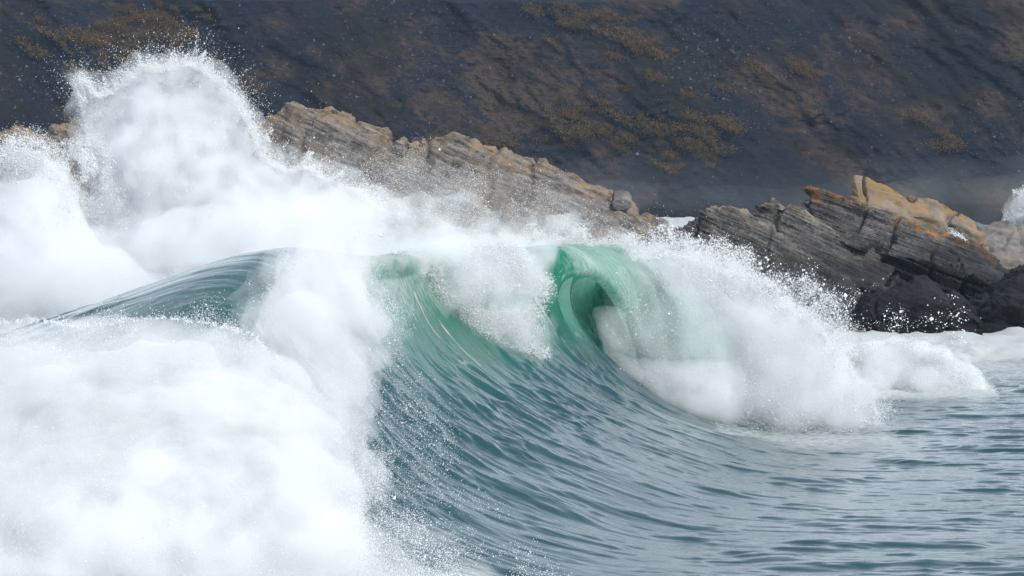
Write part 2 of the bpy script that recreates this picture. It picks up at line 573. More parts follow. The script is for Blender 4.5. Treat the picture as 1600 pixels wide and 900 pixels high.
    thin = thin * (0.12 + 0.88 * smooth(30.5, 34, Yg))
    foam = (0.36 + 0.26 * smooth(42.3, 45, Yg)) * smooth(41.5, 42.3, Yg) * (ui >= NF - 6) * smooth(0.0, 0.5, 1 - np.abs(ui - NF - 60) / 160)
    foam = foam + 0.36 * smooth(1.4, 2.6, Z) * isf * (1 - smooth(41, 42, Yg))
    foam = foam + 0.22 * smooth(1.2, 2.4, Z) * (1 - isf) * (1 - smooth(41, 44, Yg))
    foam = foam + 0.5 * smooth(47, 53, Yg) * smooth(0.2, 0.8, Z)
    vein = 1 - smooth(0.0, 0.10, np.abs(fbm(qw * 0.5, Yw * 1.5, seed=75, oct=3)))
    foam = foam + 0.30 * vein * smooth(0.5, 1.6, Z) * isf * (fbm(q * 0.3, Yg * 0.5, seed=77, oct=2) > -0.05)
    foam = np.clip(np.maximum(foam, fo), 0, 1)
    sheet = smooth(NF - 75, NF - 35, ui) * (1 - smooth(NF + 70, NF + 120, ui)) * smooth(41.6, 42.6, Yg) * (Z > 0.3)
    attr(me, 'sheet', sheet)
    attr(me, 'thin', np.clip(thin, 0, 1)); attr(me, 'foam', foam)
    attr(me, 'uvx', q); attr(me, 'uvy', Yg)
    root = empty('breaking_wave', (0.5, 42, 0))
    tag(root, 'green breaking wave curling into a hollow barrel above the rippled water', 'wave')
    link('wave_face', me, M_WATER, root)
    return root


WAVE = build_wave()
print('sea+wave', time.time() - T0)

# ------------------------------------------------------------------ hillside
def build_hill():
    xs = np.linspace(-75, 75, 620)
    ts = np.linspace(0, 1, 380)
    T, X = np.meshgrid(ts, xs, indexing='ij')
    # profile: shore at 205 m, steep face, brow, moor behind
    run = np.interp(T, [0, 0.08, 0.8, 0.9, 1], [203, 207, 220, 226, 420])
    hgt = np.interp(T, [0, 0.08, 0.8, 0.9, 1], [-2.0, 0.8, 16.2, 17.6, 18.0])
    sk = X + 0.8 * hgt                                   # gullies run down to the right
    gul = fbm(sk * 0.07, hgt * 0.03, seed=81, oct=3)
    rel = 4.6 * gul + 1.5 * fbm(X * 0.22, hgt * 0.22, seed=83, oct=4) + 0.7 * fbm(sk * 0.9, hgt * 0.45, seed=87, oct=4, gain=0.6)
    crag = np.maximum(0, fbm(X * 0.35, hgt * 0.4, seed=91, oct=3) - 0.1)
    step = np.abs(((hgt * 0.8 - X * 0.55 + 2 * fbm(X * 0.3, hgt * 0.3, seed=93)) * 1.1) % 1.0 - 0.5)
    rel = rel - crag * step * 1.4
    m = smooth(0.0, 0.1, T)
    V = np.stack([X + 0.3 * rel * m * 0, run + rel * m * (1 - 0.5 * smooth(0.85, 1, T)), hgt + 0.25 * rel * m], -1)
    me = mesh_np('hillside', V.reshape(-1, 3), grid_faces(len(ts), len(xs))[:, ::-1], True)
    k = NT('hillside_ground')
    g = k.n('NewGeometry'); P = g.outputs['Position']
    rot = k.n('VectorRotate', {'Vector': P, 'Axis': (0, 1, 0), 'Angle': math.radians(-35)}, rotation_type='AXIS_ANGLE').outputs[0]
    mp = k.n('Mapping', {'Vector': rot, 'Scale': (0.55, 1.0, 1.15)}).outputs[0]
    big = k.noise(P, 0.11, 6, 0.62, 0.6)
    big2 = k.noise(k.n('VectorMath', {0: P, 1: (31.0, 7.0, 13.0)}, operation='ADD').outputs[0], 0.16, 6, 0.65, 0.5)
    mid = k.noise(mp, 0.9, 8, 0.7, 0.3)
    fine = k.noise(mp, 2.6, 9, 0.82)
    vf = k.noise(P, 4.0, 8, 0.85)
    f = k.math('ADD', k.math('MULTIPLY', big, 0.7), k.math('MULTIPLY', mid, 0.3))
    c = k.ramp(f, [(0.38, (0.007, 0.007, 0.007)), (0.48, (0.014, 0.011, 0.0095)), (0.56, (0.043, 0.028, 0.021)), (0.68, (0.034, 0.030, 0.016))])  # dark heather tones, deepened to put cloud shade into the colour
    navy = k.ramp(k.math('ADD', k.math('MULTIPLY', big2, 0.7), k.math('MULTIPLY', fine, 0.3)), [(0.46, 0.0), (0.53, 0.95)])
    c = k.mix(navy, c, k.mix(k.ramp(vf, [(0.45, 0.0), (0.75, 1.0)]), (0.0015, 0.004, 0.010), (0.014, 0.026, 0.046)))
    c = k.mix(k.ramp(fine, [(0.50, 0.0), (0.56, 0.9)]), c, (0.0035, 0.005, 0.008))
    c = k.mix(k.math('MULTIPLY', k.ramp(vf, [(0.57, 0.0), (0.64, 1.0)]), 0.45), c, (0.05, 0.046, 0.041))
    bump = k.n('Bump', {'Strength': 0.5, 'Distance': 0.25, 'Height': k.math('ADD', fine, k.math('MULTIPLY', vf, 0.5))}).outputs[0]
    o = link('hillside', me, k.done(k.n('BsdfPrincipled', {'Base Color': c, 'Roughness': 0.9, 'Specular IOR Level': 0.15, 'Normal': bump}).outputs[0]))
    tag(o, 'dark steep heather and slate hillside behind the bay', 'hillside', kind='structure')
    return me


HILL = build_hill()

from mathutils.bvhtree import BVHTree


def gorse():
    hv = get_co(HILL).astype(float)
    hf = np.empty(len(HILL.polygons) * 4, np.int32)
    HILL.polygons.foreach_get('vertices', hf)
    bvh = BVHTree.FromPolygons(hv.tolist(), hf.reshape(-1, 4).tolist())
    k = NT('gorse_bloom')
    oi = k.n('ObjectInfo').outputs['Random']
    P = k.n('NewGeometry').outputs['Position']
    c = k.mix(k.ramp(k.noise(P, 3.0, 3, 0.6), [(0.46, 0.0), (0.62, 1.0)]), (0.016, 0.018, 0.009), (0.17, 0.085, 0.010))
    c = k.mix(k.math('MULTIPLY', oi, 0.45), c, (0.10, 0.055, 0.015))
    mat = k.done(k.n('BsdfPrincipled', {'Base Color': c, 'Roughness': 0.8}).outputs[0])
    protos = []
    for v in range(4):
        n = 620
        # a low uneven mound of small sprigs
        c0 = RNG.normal(size=(n, 3)) * (0.40, 0.35, 0.26)
        lob = RNG.normal(size=(5, 3)) * (0.6, 0.3, 0.15)
        c0 += lob[RNG.integers(0, 5, n)]
        c0[:, 2] = np.abs(c0[:, 2]) * 0.9 + 0.05
        protos.append(drops_mesh('gorse', c0, RNG.uniform(0.03, 0.085, n)))
    zones = [(240, 20, 45, 22, 15), (160, 60, 40, 25, 9), (240, 75, 45, 18, 9), (290, 40, 20, 25, 7), (140, 95, 40, 12, 5), (835, 25, 25, 15, 5), (985, 42, 18, 12, 7), (925, 42, 14, 10, 4), (960, 70, 25, 14, 7), (1000, 95, 25, 14, 7), (915, 180, 25, 14, 7), (925, 205, 40, 12, 9), (1075, 190, 40, 22, 12), (1110, 225, 35, 14, 10), (1030, 225, 30, 14, 8), (1225, 120, 30, 8, 4), (1440, 200, 15, 10, 3), (860, 215, 25, 10, 5)]
    first = None
    i = 0
    for zx, zy, sx, sy, n in zones:
        for q in range(n):
            px, py = zx + RNG.normal() * sx * 1.2, zy + RNG.normal() * sy * 1.35
            d = at3(px, py, 100.0).ravel() - np.array([0, 0, CAM_H])
            hit = bvh.ray_cast(Vector((0, 0, CAM_H)), Vector(d).normalized())[0]
            if hit is None: continue
            if i < 4:
                protos[i].materials.append(mat)
                o = bpy.data.objects.new('gorse_bush', protos[i]); first = first or o
            else:
                o = first.copy(); o.data = protos[i % 4]
            COL.objects.link(o)
            o.location = hit; o.rotation_euler = (0.5, RNG.normal() * 0.2 + 0.25, RNG.uniform(-0.4, 0.4))
            sc_ = RNG.uniform(0.3, 1.0)
            o.scale = (sc_ * RNG.uniform(0.8, 1.5), sc_, sc_)
            tag(o, 'yellow brown gorse clump growing on the dark steep hillside', 'bush', 'gorse bushes scattered over the hillside')
            i += 1
    # loose slate lying on the slope
    pts, rad = [], []
    for zx, zy, sx, sy, n in [(60, 130, 70, 45, 500), (30, 40, 60, 40, 250), (1110, 85, 45, 40, 700), (640, 40, 60, 30, 300), (1140, 150, 60, 40, 350), (1560, 210, 50, 35, 350), (1340, 90, 60, 40, 250), (560, 110, 50, 40, 250), (760, 150, 60, 50, 250), (930, 130, 120, 80, 500), (800, 170, 700, 110, 1800)]:
        for q in range(n):
            px, py = zx + RNG.normal() * sx, zy + RNG.normal() * sy
            d = at3(px, py, 100.0).ravel() - np.array([0, 0, CAM_H])
            hit = bvh.ray_cast(Vector((0, 0, CAM_H)), Vector(d).normalized())[0]
            if hit: pts.append(hit); rad.append(min(0.2, 0.06 * RNG.lognormal(0, 0.5)))
    k = NT('loose_slate')
    P = k.n('NewGeometry').outputs['Position']
    c = k.ramp(k.noise(P, 1.5, 3, 0.6), [(0.35, (0.012, 0.018, 0.028)), (0.6, (0.026, 0.036, 0.052)), (0.75, (0.06, 0.068, 0.078))])
    sm = drops_mesh('scree', np.array(pts), np.array(rad))
    sm.polygons.foreach_set('use_smooth', np.zeros(len(sm.polygons), bool))
    o = link('scree', sm, k.done(k.n('BsdfPrincipled', {'Base Color': c, 'Roughness': 0.6}).outputs[0]))
    tag(o, 'loose blue grey slate scree strewn over the dark hillside', 'scree', kind='stuff')


# ------------------------------------------------------------------ rocks
def rock(name, label, outline, Y, front, back, mat, kf=0.5, kb=0.6, voxel=0.06, amp=0.12, strata=0.10, tilt=22.0, freq=3.0, seed=0, shear=0.0, cat='rock', group=None):
    """outline: the ridge line and flanks in photo pixels at distance Y; lofted to a lower front edge and a lower back edge"""
    S = at3([p[0] for p in outline], [p[1] for p in outline], Y)[:, [0, 2]]
    S[:, 1] = np.maximum(S[:, 1], -0.6)
    cx = S[:, 0].mean(); rings = []
    for dy, kz, kx, lo in ((-front, kf, 1.0, 0), (-0.45 * front, 0.45 + 0.55 * kf, 1.0, 0), (0, 1, 1, 0), (0.5 * back, 0.5 + 0.5 * kb, 0.98, 0), (back, kb * 0.6, 0.9, 0)):
        x = cx + (S[:, 0] - cx) * kx + shear * dy
        z = np.where(S[:, 1] > 0, S[:, 1] * kz, S[:, 1])
        rings.append(np.stack([x, np.full(len(x), Y + dy), z], -1))
    R, n = len(rings), len(S)
    bm = bmesh.new()
    vs = [[bm.verts.new(p) for p in r] for r in rings]
    for i in range(R - 1):
        for j in range(n):
            bm.faces.new((vs[i][j], vs[i][(j + 1) % n], vs[i + 1][(j + 1) % n], vs[i + 1][j]))
    bm.faces.new(vs[0][::-1]); bm.faces.new(vs[-1])
    bmesh.ops.triangulate(bm, faces=bm.faces)
    bmesh.ops.recalc_face_normals(bm, faces=bm.faces)
    me = bpy.data.meshes.new(name)
    bm.to_mesh(me); bm.free()
    me = remesh(me, voxel)
    me.name = name
    V, N = get_co(me), get_no(me)
    o_ = np.argsort(S[:, 0])
    xs_ = np.linspace(S[:, 0].min(), S[:, 0].max(), 200)
    tops = np.full(200, -9.0)
    for j in range(n):
        p, q_ = S[j], S[(j + 1) % n]
        lo_, hi_ = min(p[0], q_[0]), max(p[0], q_[0])
        m_ = (xs_ >= lo_) & (xs_ <= hi_)
        if hi_ - lo_ > 1e-6: tops[m_] = np.maximum(tops[m_], p[1] + (xs_[m_] - p[0]) / (q_[0] - p[0]) * (q_[1] - p[1]))
    below = np.interp(V[:, 0], xs_, tops) - V[:, 2]
    along = (V[:, 0] - xs_[0]) / (xs_[-1] - xs_[0])
    a = math.radians(tilt)
    s = seed * 13.7
    # bedding coordinate across the tilted beds, with warping
    for it in range(2):
        n_ = V[:, 0] * math.sin(a) + V[:, 2] * math.cos(a) + 0.15 * fbm(V[:, 0] * 0.4 + s, V[:, 1] * 0.4, V[:, 2] * 0.4, seed=seed)
        l_ = V[:, 0] * math.cos(a) - V[:, 2] * math.sin(a)
        if it == 0:
            d = amp * 2.2 * fbm(V[:, 0] * 0.8 + s, V[:, 1] * 0.8, V[:, 2] * 0.8, oct=4, seed=seed + 1)
            V = V + N * d[:, None]
        else:
            bed = fbm(n_ * freq, l_ * 0.25 + s, V[:, 1] * 0.25, oct=4, seed=seed + 5, gain=0.65)
            saw = (n_ * freq * 0.8 + 0.6 * fbm(l_ * 0.5 + s, V[:, 1] * 0.5, seed=seed + 9)) % 1.0
            joint = np.abs(fbm(l_ * 1.1 + s, V[:, 1] * 0.4, n_ * 0.35, oct=2, seed=seed + 7))
            saw2 = (n_ * freq * 2.7 + 0.9 * fbm(l_ * 0.9 + s, V[:, 1] * 0.9, seed=seed + 19)) % 1.0
            d = strata * (1.2 * bed + 0.9 * (saw - 0.5) + 0.45 * (saw2 - 0.5)) - 1.7 * strata * (1 - smooth(0.0, 0.08, joint)) + amp * 0.35 * fbm(V[:, 0] * 4, V[:, 1] * 4, V[:, 2] * 4, oct=3, seed=seed + 11)
            V = V + N * d[:, None]
    set_co(me, V)
    attr(me, 'below', below); attr(me, 'along', along)
    o = link(name, me, mat)
    tag(o, label, cat, group)
    return o


M_RIDGE = rock_material('ridge_rock', (0.035, 0.034, 0.035), (0.20, 0.182, 0.165), (0.15, 0.11, 0.075), 0.5, (0.24, 0.155, 0.07), 0.6, reach=1.5, tilt=24, band=3.0)
M_SLATE = rock_material('slate_rock', (0.006, 0.007, 0.009), (0.15, 0.142, 0.135), (0.05, 0.045, 0.043), 0.4, (0.26, 0.22, 0.15), 0.75, reach=0.45, foot=1.9, tilt=24, band=5.0, streak=(0.6, 0.6, 10.0))
M_SLAB = rock_material('lichen_slab', (0.006, 0.007, 0.009), (0.15, 0.142, 0.135), (0.04, 0.037, 0.037), 0.4, (0.30, 0.13, 0.025), 1.0, reach=0.8, foot=2.1, tilt=20, band=5.0, streak=(0.5, 0.5, 11.0))
M_ORANGE = rock_material('orange_lichen_rock', (0.085, 0.075, 0.065), (0.19, 0.165, 0.14), (0.20, 0.125, 0.045), 0.75, (0.24, 0.13, 0.03), 0.6, reach=3, tilt=20, band=2.2, streak=(1, 1, 1.5))
M_GREY = rock_material('grey_rock', (0.07, 0.07, 0.07), (0.18, 0.168, 0.16), (0.17, 0.13, 0.10), 0.4, tilt=20, band=2.2, streak=(1, 1, 2))
M_WET = rock_material('wet_rock', (0.002, 0.0025, 0.004), (0.010, 0.010, 0.012), (0.005, 0.005, 0.007), 0.3, wet=0.35, tilt=18, band=3.5, streak=(0.8, 0.8, 4))

rock('rock_ridge', 'long tan grey rock ridge sloping down to the right behind the spray',
     [(-160, 250), (-60, 222), (0, 212), (50, 205), (95, 188), (135, 178), (180, 195), (260, 215), (330, 205), (400, 192), (430, 178), (455, 154), (480, 157), (525, 171), (565, 186), (612, 206), (645, 216), (700, 207), (735, 203),
      (765, 222), (810, 238), (850, 242), (875, 256), (912, 276), (950, 297), (978, 312), (1000, 332), (1030, 352), (1060, 372), (1075, 470), (400, 470), (-160, 470)],
     92, 5.5, 6, M_RIDGE, kf=0.30, voxel=0.075, amp=0.20, strata=0.13, tilt=24, freq=2.2, seed=1)
rock('ridge_boulder', 'small dark boulder perched on the falling end of the tan ridge', [(955, 306), (958, 298), (972, 295), (985, 299), (988, 308), (980, 315), (962, 316)], 91, 0.35, 0.4, M_GREY, kf=0.9, kb=1, voxel=0.03, amp=0.03, strata=0.02, seed=2)
rock('low_boulder', 'small grey boulder at the low gap between ridge and slate', [(1022, 352), (1026, 342), (1036, 339), (1046, 345), (1048, 356), (1035, 362)], 80, 0.4, 0.4, M_GREY, kf=0.9, kb=1, voxel=0.03, amp=0.03, strata=0.02, seed=3)
rock('slate_slab', 'low pale topped slate slab dipping right into the spray',
     [(1005, 385), (1030, 360), (1055, 349), (1085, 335), (1108, 324), (1140, 325), (1163, 335), (1195, 350), (1235, 380), (1275, 410), (1320, 440), (1355, 470), (1365, 540), (1000, 540)],
     71, 2.6, 2.5, M_SLATE, kf=0.42, voxel=0.035, amp=0.10, strata=0.17, tilt=24, freq=4.0, seed=4)
rock('slate_block', 'rounded grey slate block wedged between the low slab and the lichen slab',
     [(1165, 370), (1172, 340), (1188, 323), (1205, 315), (1225, 320), (1252, 330), (1275, 345), (1330, 385), (1390, 420), (1420, 460), (1420, 540), (1230, 540), (1180, 420)],
     73.5, 2.0, 2.2, M_SLATE, kf=0.5, voxel=0.035, amp=0.08, strata=0.16, tilt=22, freq=4.0, seed=5)
rock('tilted_slab', 'tilted layered black slate slab with orange lichen along its top edge',
     [(1264, 345), (1265, 303), (1300, 308), (1345, 320), (1385, 332), (1430, 352), (1480, 373), (1525, 392), (1566, 414), (1580, 470), (1580, 540), (1330, 540), (1290, 430), (1262, 385)],
     75.5, 2.2, 2.0, M_SLAB, kf=0.62, voxel=0.035, amp=0.06, strata=0.27, tilt=20, freq=4.2, seed=6)
rock('lichen_rock', 'tall blocky rock covered in orange lichen behind the tilted slab',
     [(1326, 340), (1327, 287), (1336, 276), (1352, 278), (1400, 296), (1450, 311), (1498, 327), (1524, 345), (1535, 380), (1545, 480), (1330, 480)],
     86, 0.8, 2.5, M_ORANGE, kf=0.8, voxel=0.04, amp=0.08, strata=0.14, tilt=22, freq=1.6, seed=7)
rock('grey_rock', 'hazy grey rock beyond the orange lichen rock',
     [(1480, 400), (1492, 356), (1512, 346), (1560, 350), (1612, 362), (1700, 372), (1760, 390), (1770, 480), (1480, 480)],
     90, 2.0, 3, M_GREY, kf=0.5, voxel=0.07, amp=0.15, strata=0.08, tilt=20, freq=1.6, seed=8)
rock('wet_rock', 'squat black wet rock in front of the layered slab',
     [(1332, 540), (1336, 470), (1348, 455), (1388, 446), (1415, 434), (1436, 428), (1462, 438), (1492, 450), (1520, 478), (1530, 545)],
     66.5, 1.6, 2.0, M_WET, kf=0.6, voxel=0.04, amp=0.11, strata=0.08, tilt=18, freq=2.6, seed=9)
rock('wet_rock', 'large black wet rock rising out of the right edge of the picture',
     [(1496, 545), (1505, 480), (1535, 450), (1560, 425), (1585, 412), (1610, 402), (1660, 396), (1740, 400), (1800, 450), (1810, 545)],
     67.5, 2.0, 2.5, M_WET, kf=0.6, voxel=0.045, amp=0.14, strata=0.10, tilt=18, freq=2.4, seed=10)
for pts, Y, lab in (([(1296, 492), (1302, 483), (1318, 480), (1332, 485), (1334, 493)], 68, 'small flat black rock awash in foam beside the squat wet rock'),
                    ([(1290, 508), (1305, 502), (1325, 503), (1332, 509)], 66, 'tiny black rock tip awash in foam just in front of the small flat one')):
    rock('awash_rock', lab, pts, Y, 0.3, 0.4, M_WET, kf=0.6, voxel=0.025, amp=0.03, strata=0.02, seed=12)
print('rocks', time.time() - T0)


# ------------------------------------------------------------------ spray
_T = np.array([(1, 1, 1), (1, -1, -1), (-1, 1, -1), (-1, -1, 1)], float) / math.sqrt(3)
_TF = np.array([(0, 2, 1), (0, 1, 3), (0, 3, 2), (1, 2, 3)])
_O = np.array([(1, 0, 0), (-1, 0, 0), (0, 1, 0), (0, -1, 0), (0, 0, 1), (0, 0, -1)], float)
_OF = np.array([(0, 2, 4), (2, 1, 4), (1, 3, 4), (3, 0, 4), (2, 0, 5), (1, 2, 5), (3, 1, 5), (0, 3, 5)])


def drops_mesh(name, C, R, octa=False):
    n = len(C)
    B, BF = (_O, _OF) if octa else (_T, _TF)
    q = RNG.normal(size=(n, 4)); q /= np.linalg.norm(q, axis=1, keepdims=True)
    a, b, c, d = q.T
    M = np.stack([np.stack([1 - 2 * (c * c + d * d), 2 * (b * c - a * d), 2 * (b * d + a * c)], -1),
                  np.stack([2 * (b * c + a * d), 1 - 2 * (b * b + d * d), 2 * (c * d - a * b)], -1),
                  np.stack([2 * (b * d - a * c), 2 * (c * d + a * b), 1 - 2 * (b * b + c * c)], -1)], 1)
    V = np.einsum('nij,kj->nki', M, B) * R[:, None, None] + C[:, None, :]
    F = BF[None] + (np.arange(n) * len(B))[:, None, None]
    return mesh_np(name, V.reshape(-1, 3), F.reshape(-1, 3), True)


def sample_cloud(poly, Y, n, feather, thick, noise=(0.02, 0.5), edge_pow=1.0, seed=0, ymap=None, floor=0.0, rim=None):
    """points in a cloud whose side view is POLY; returns world points and depth inside (pixels)"""
    P = np.asarray(poly, float)
    lo, hi = P.min(0) - feather, P.max(0) + feather
    out, dep = [], []
    got = 0
    for it in range(60):
        m = max(20000, n)
        px = RNG.uniform(lo[0], hi[0], m); py = RNG.uniform(lo[1], hi[1], m)
        fr, am = noise
        nz = fbm(px * fr, py * fr, seed=seed, oct=5, gain=0.6)
        d = poly_sd(px, py, P) + am * nz * feather * 1.6
        pr = smooth(-0.5 * feather, feather, d) ** edge_pow
        pr = pr * (floor + (1 - floor) * smooth(-0.35, 0.3, fbm(px * fr * 1.7 + 50, py * fr * 1.7, seed=seed + 3, oct=4) + 0.25))
        if rim: pr = pr * (0.3 + 0.7 * (1 - smooth(0.4 * rim, 1.6 * rim, d)))
        k = RNG.random(m) < pr
        out.append(np.stack([px[k], py[k]], -1)); dep.append(d[k]); got += k.sum()
        if got >= n: break
    uv = np.concatenate(out)[:n]; dep = np.concatenate(dep)[:n]
    y0 = Y if ymap is None else ymap(uv[:, 0], uv[:, 1])
    yy = y0 + np.clip(RNG.normal(0, 0.5, len(uv)), -1.2, 1.2) * thick * (0.35 + 0.65 * smooth(0, 3 * feather, dep))
    return at3(uv[:, 0], uv[:, 1], yy), dep


def rim_strings(poly, Y, n, seg, src, length, thick, radius, many=(4, 16), spread=0.5):
    """threads of drops flung outwards from the rim, away from the pixel SRC"""
    P = np.asarray(poly, float)
    k = RNG.integers(0, len(P) - 1, n) if seg is None else RNG.choice(np.asarray(seg), n)
    t = RNG.random(n)[:, None]
    b = P[k] * (1 - t) + P[(k + 1) % len(P)] * t
    d = b - np.asarray(src, float)
    d /= np.linalg.norm(d, axis=1, keepdims=True)
    ang = RNG.normal(0, spread, n)
    d = np.stack([d[:, 0] * np.cos(ang) - d[:, 1] * np.sin(ang), d[:, 0] * np.sin(ang) + d[:, 1] * np.cos(ang)], -1)
    L = length * RNG.gamma(1.6, 0.6, n)
    m = RNG.integers(many[0], many[1], n)
    i = np.repeat(np.arange(n), m)
    f = RNG.random(len(i)) ** 1.3
    curve = RNG.normal(0, 0.25, n)
    pos = b[i] + d[i] * (L[i] * f)[:, None] + np.stack([-d[i, 1], d[i, 0]], -1) * (curve[i] * L[i] * f * f)[:, None] + RNG.normal(0, 1.2 + 2.6 * (many[1] > 30), (len(i), 2)) * (1.2 - f)[:, None]
    pos -= d[i] * 6
    yy = Y + (RNG.normal(0, 0.4, n) * thick)[i] + RNG.normal(0, 0.03, len(i))
    R = radius * RNG.lognormal(0, 0.45, len(i)) * (1.25 - 0.6 * f)
    return at3(pos[:, 0], pos[:, 1], yy), R


def blob_core(poly, Y, shrink, thick, voxel, seed=0, bump=0.12, ymap=None, step=26, melt=14):
    """a lumpy closed mass of foam filling the inside of POLY"""
    P = np.asarray(poly, float)
    lo, hi = P.min(0) + min(shrink, 0), P.max(0) - min(shrink, 0)
    gx, gy = np.meshgrid(np.arange(lo[0], hi[0], step), np.arange(lo[1], hi[1], step))
    px = gx.ravel() + RNG.normal(0, step * 0.25, gx.size); py = gy.ravel() + RNG.normal(0, step * 0.25, gx.size)
    d = poly_sd(px, py, P) - shrink
    k = d > 0
    px, py, d = px[k], py[k], d[k]
    bm = bmesh.new()
    for x, y, dd in zip(px, py, d):
        y0 = Y if ymap is None else float(ymap(np.array([x]), np.array([y]))[0])
        m = y0 / FPX
        r = m * min(max(dd * 0.8, step * 0.9), step * 2.6)
        t = min(thick, r * 1.6)
        c = at3(x, y, y0 + RNG.normal(0, 0.15) * thick).ravel()
        bmesh.ops.create_icosphere(bm, subdivisions=2, radius=1.0, matrix=Matrix.Translation(c) @ Matrix.Diagonal((r, t, r, 1)))
    me = bpy.data.meshes.new('core'); bm.to_mesh(me); bm.free()
    if voxel:
        me = remesh(me, voxel)
        V, N = get_co(me), get_no(me)
        E = np.empty(len(me.edges) * 2, np.int32)
        me.edges.foreach_get('vertices', E)
        E = E.reshape(-1, 2)
        cnt = np.bincount(E.ravel(), minlength=len(V))[:, None] + 1e-6
        V = V.astype(float)
        for it in range(melt):
            A = np.stack([np.bincount(E[:, 0], V[E[:, 1], k], len(V)) + np.bincount(E[:, 1], V[E[:, 0], k], len(V)) for k in range(3)], -1) / cnt
            V = V * 0.4 + A * 0.6
        f = fbm(V[:, 0] * 2.4, V[:, 1] * 2.4, V[:, 2] * 2.4, oct=6, seed=seed, gain=0.62)
        set_co(me, V + N * (bump * 1.1 * f)[:, None])
        me = remesh(me, voxel)          # closes any fold the relief made
    return me


def splash(name, label, loc, group=None):
    e = empty(name, loc)
    tag(e, label, 'splash', group)
    return e


def add_drops(root, sets, octa=False, name='droplets'):
    C = np.concatenate([s[0] for s in sets]); R = np.concatenate([s[1] for s in sets])
    o = link(name, drops_mesh(name, C, R, octa), M_DROP, root)
    o['kind'] = 'stuff'
    return o


def add_mist(root, me, mat, name='mist'):
    o = link(name, me, mat, root)
    o['kind'] = 'stuff'
    return o


def logn(n, r, s=0.4): return r * RNG.lognormal(0, s, n)


M_MIST_DENSE = mist_material('dense_spray', 2.6, 2.4, 0.26, 0.60)
M_MIST = mist_material('soft_spray', 0.85, 1.2, 0.36, 0.60)
M_MIST_THIN = mist_material('thin_spray', 0.6, 0.6, 0.36, 0.62)
M_MIST_BANK = mist_material('mist_bank', 0.012, 0.05, 0.36, 0.62)

M_WISP = mist_material('wispy_spray', 1.3, 2.2, 0.44, 0.66)


def wisps(root, poly, Y, grow, thick, step, seed, voxel=0.1, ymap=None, mat=None):
    """a thin ragged outer veil round a cloud"""
    add_mist(root, blob_core(poly, Y, -grow, thick, voxel, seed=seed, bump=0.25, step=step, ymap=ymap), mat or M_WISP, 'veil')


gorse()

# -- tallest plume behind the wave, thrown up before the ridge
PLUME = [(118, 360), (150, 300), (138, 235), (126, 160), (132, 128), (150, 150), (180, 140), (222, 105), (255, 108), (290, 98), (320, 108), (350, 140), (375, 165), (395, 200), (410, 245), (450, 268), (485, 262), (515, 285), (560, 300), (600, 330), (560, 400), (300, 420), (120, 420)]
root = splash('tall_splash', 'tallest white plume of spray bursting up before the tan ridge', (-7, 62, 0))
c, d = sample_cloud(PLUME, 61.5, 80000, 26, 1.6, (0.018, 1.0), 1.3, seed=101, rim=16)
c2, r2 = rim_strings(PLUME, 61.5, 5200, list(range(1, 19)), (300, 330), 30, 1.0, 0.0075)
c4, r4 = rim_strings(PLUME, 61.3, 110, list(range(1, 19)), (290, 400), 17, 1.0, 0.007, (60, 260), 0.4)
c3, d3 = sample_cloud([(30, 210), (100, 225), (150, 180), (175, 300), (150, 380), (60, 330)], 60, 40000, 30, 1.2, (0.02, 0.9), 1.2, seed=102)
fingers = []
for bx, by_, tx, ty, wd_ in ((150, 190, 122, 118, 16), (190, 160, 176, 122, 15), (225, 150, 218, 88, 16), (258, 145, 262, 98, 18), (300, 140, 318, 84, 16), (335, 160, 356, 118, 16), (372, 205, 398, 168, 15), (400, 250, 424, 205, 14), (455, 290, 486, 240, 14), (505, 305, 540, 262, 13), (270, 170, 240, 92, 14), (150, 240, 126, 200, 14)):
    dx, dy = tx - bx, ty - by_
    L_ = math.hypot(dx, dy); nx_, ny_ = -dy / L_ * wd_, dx / L_ * wd_
    q_, _ = sample_cloud([(bx + nx_, by_ + ny_), (bx + 0.6 * dx + 0.4 * nx_, by_ + 0.6 * dy + 0.4 * ny_), (tx, ty), (bx + 0.6 * dx - 0.4 * nx_, by_ + 0.6 * dy - 0.4 * ny_), (bx - nx_, by_ - ny_)], 61.4, 2600, 7, 0.5, (0.05, 0.9), 1.0, seed=int(tx))
    fingers.append(q_)
fingers = np.concatenate(fingers)
add_drops(root, [(fingers, logn(len(fingers), 0.0075, 0.45)), (c, logn(len(c), 0.0065, 0.4)), (c2, r2), (c4, r4), (c3, logn(len(c3), 0.0065, 0.4))])
add_mist(root, blob_core([(x, y + (3 if y < 230 else 0)) for x, y in PLUME], 61.9, 5, 1.2, 0.09, seed=6, bump=0.30, step=20), M_MIST_DENSE)
link('foam', blob_core(PLUME, 62.6, 44, 1.0, 0.06, seed=5, bump=0.16, step=18), M_FOAM, root)
wisps(root, [(x, y + (3 if y < 230 else 0)) for x, y in PLUME], 61.7, 22, 1.5, 22, 106, 0.12)

# -- smaller plume at the left edge
SIDE = [(-90, 330), (-40, 262), (10, 246), (55, 240), (100, 256), (125, 300), (140, 350), (200, 410), (330, 470), (250, 505), (60, 515), (-90, 515)]
SIDEF = [(-90, 225), (-20, 212), (35, 205), (60, 232), (130, 232), (150, 300), (90, 290), (-90, 300)]
root = splash('side_splash', 'lower white plume at the far left beside the tallest plume', (-10, 58, 0))
c, d = sample_cloud(SIDE, 57.5, 30000, 22, 1.2, (0.02, 0.9), 1.2, seed=121, rim=24)
c1, d1 = sample_cloud(SIDEF, 57.5, 30000, 30, 1.2, (0.02, 1.0), 1.2, seed=123)
add_drops(root, [(c, logn(len(c), 0.008, 0.4)), (c1, logn(len(c1), 0.0085, 0.45))])
add_mist(root, blob_core(SIDE, 58, 4, 1.4, 0.09, seed=16, bump=0.25, step=22), M_MIST_DENSE)

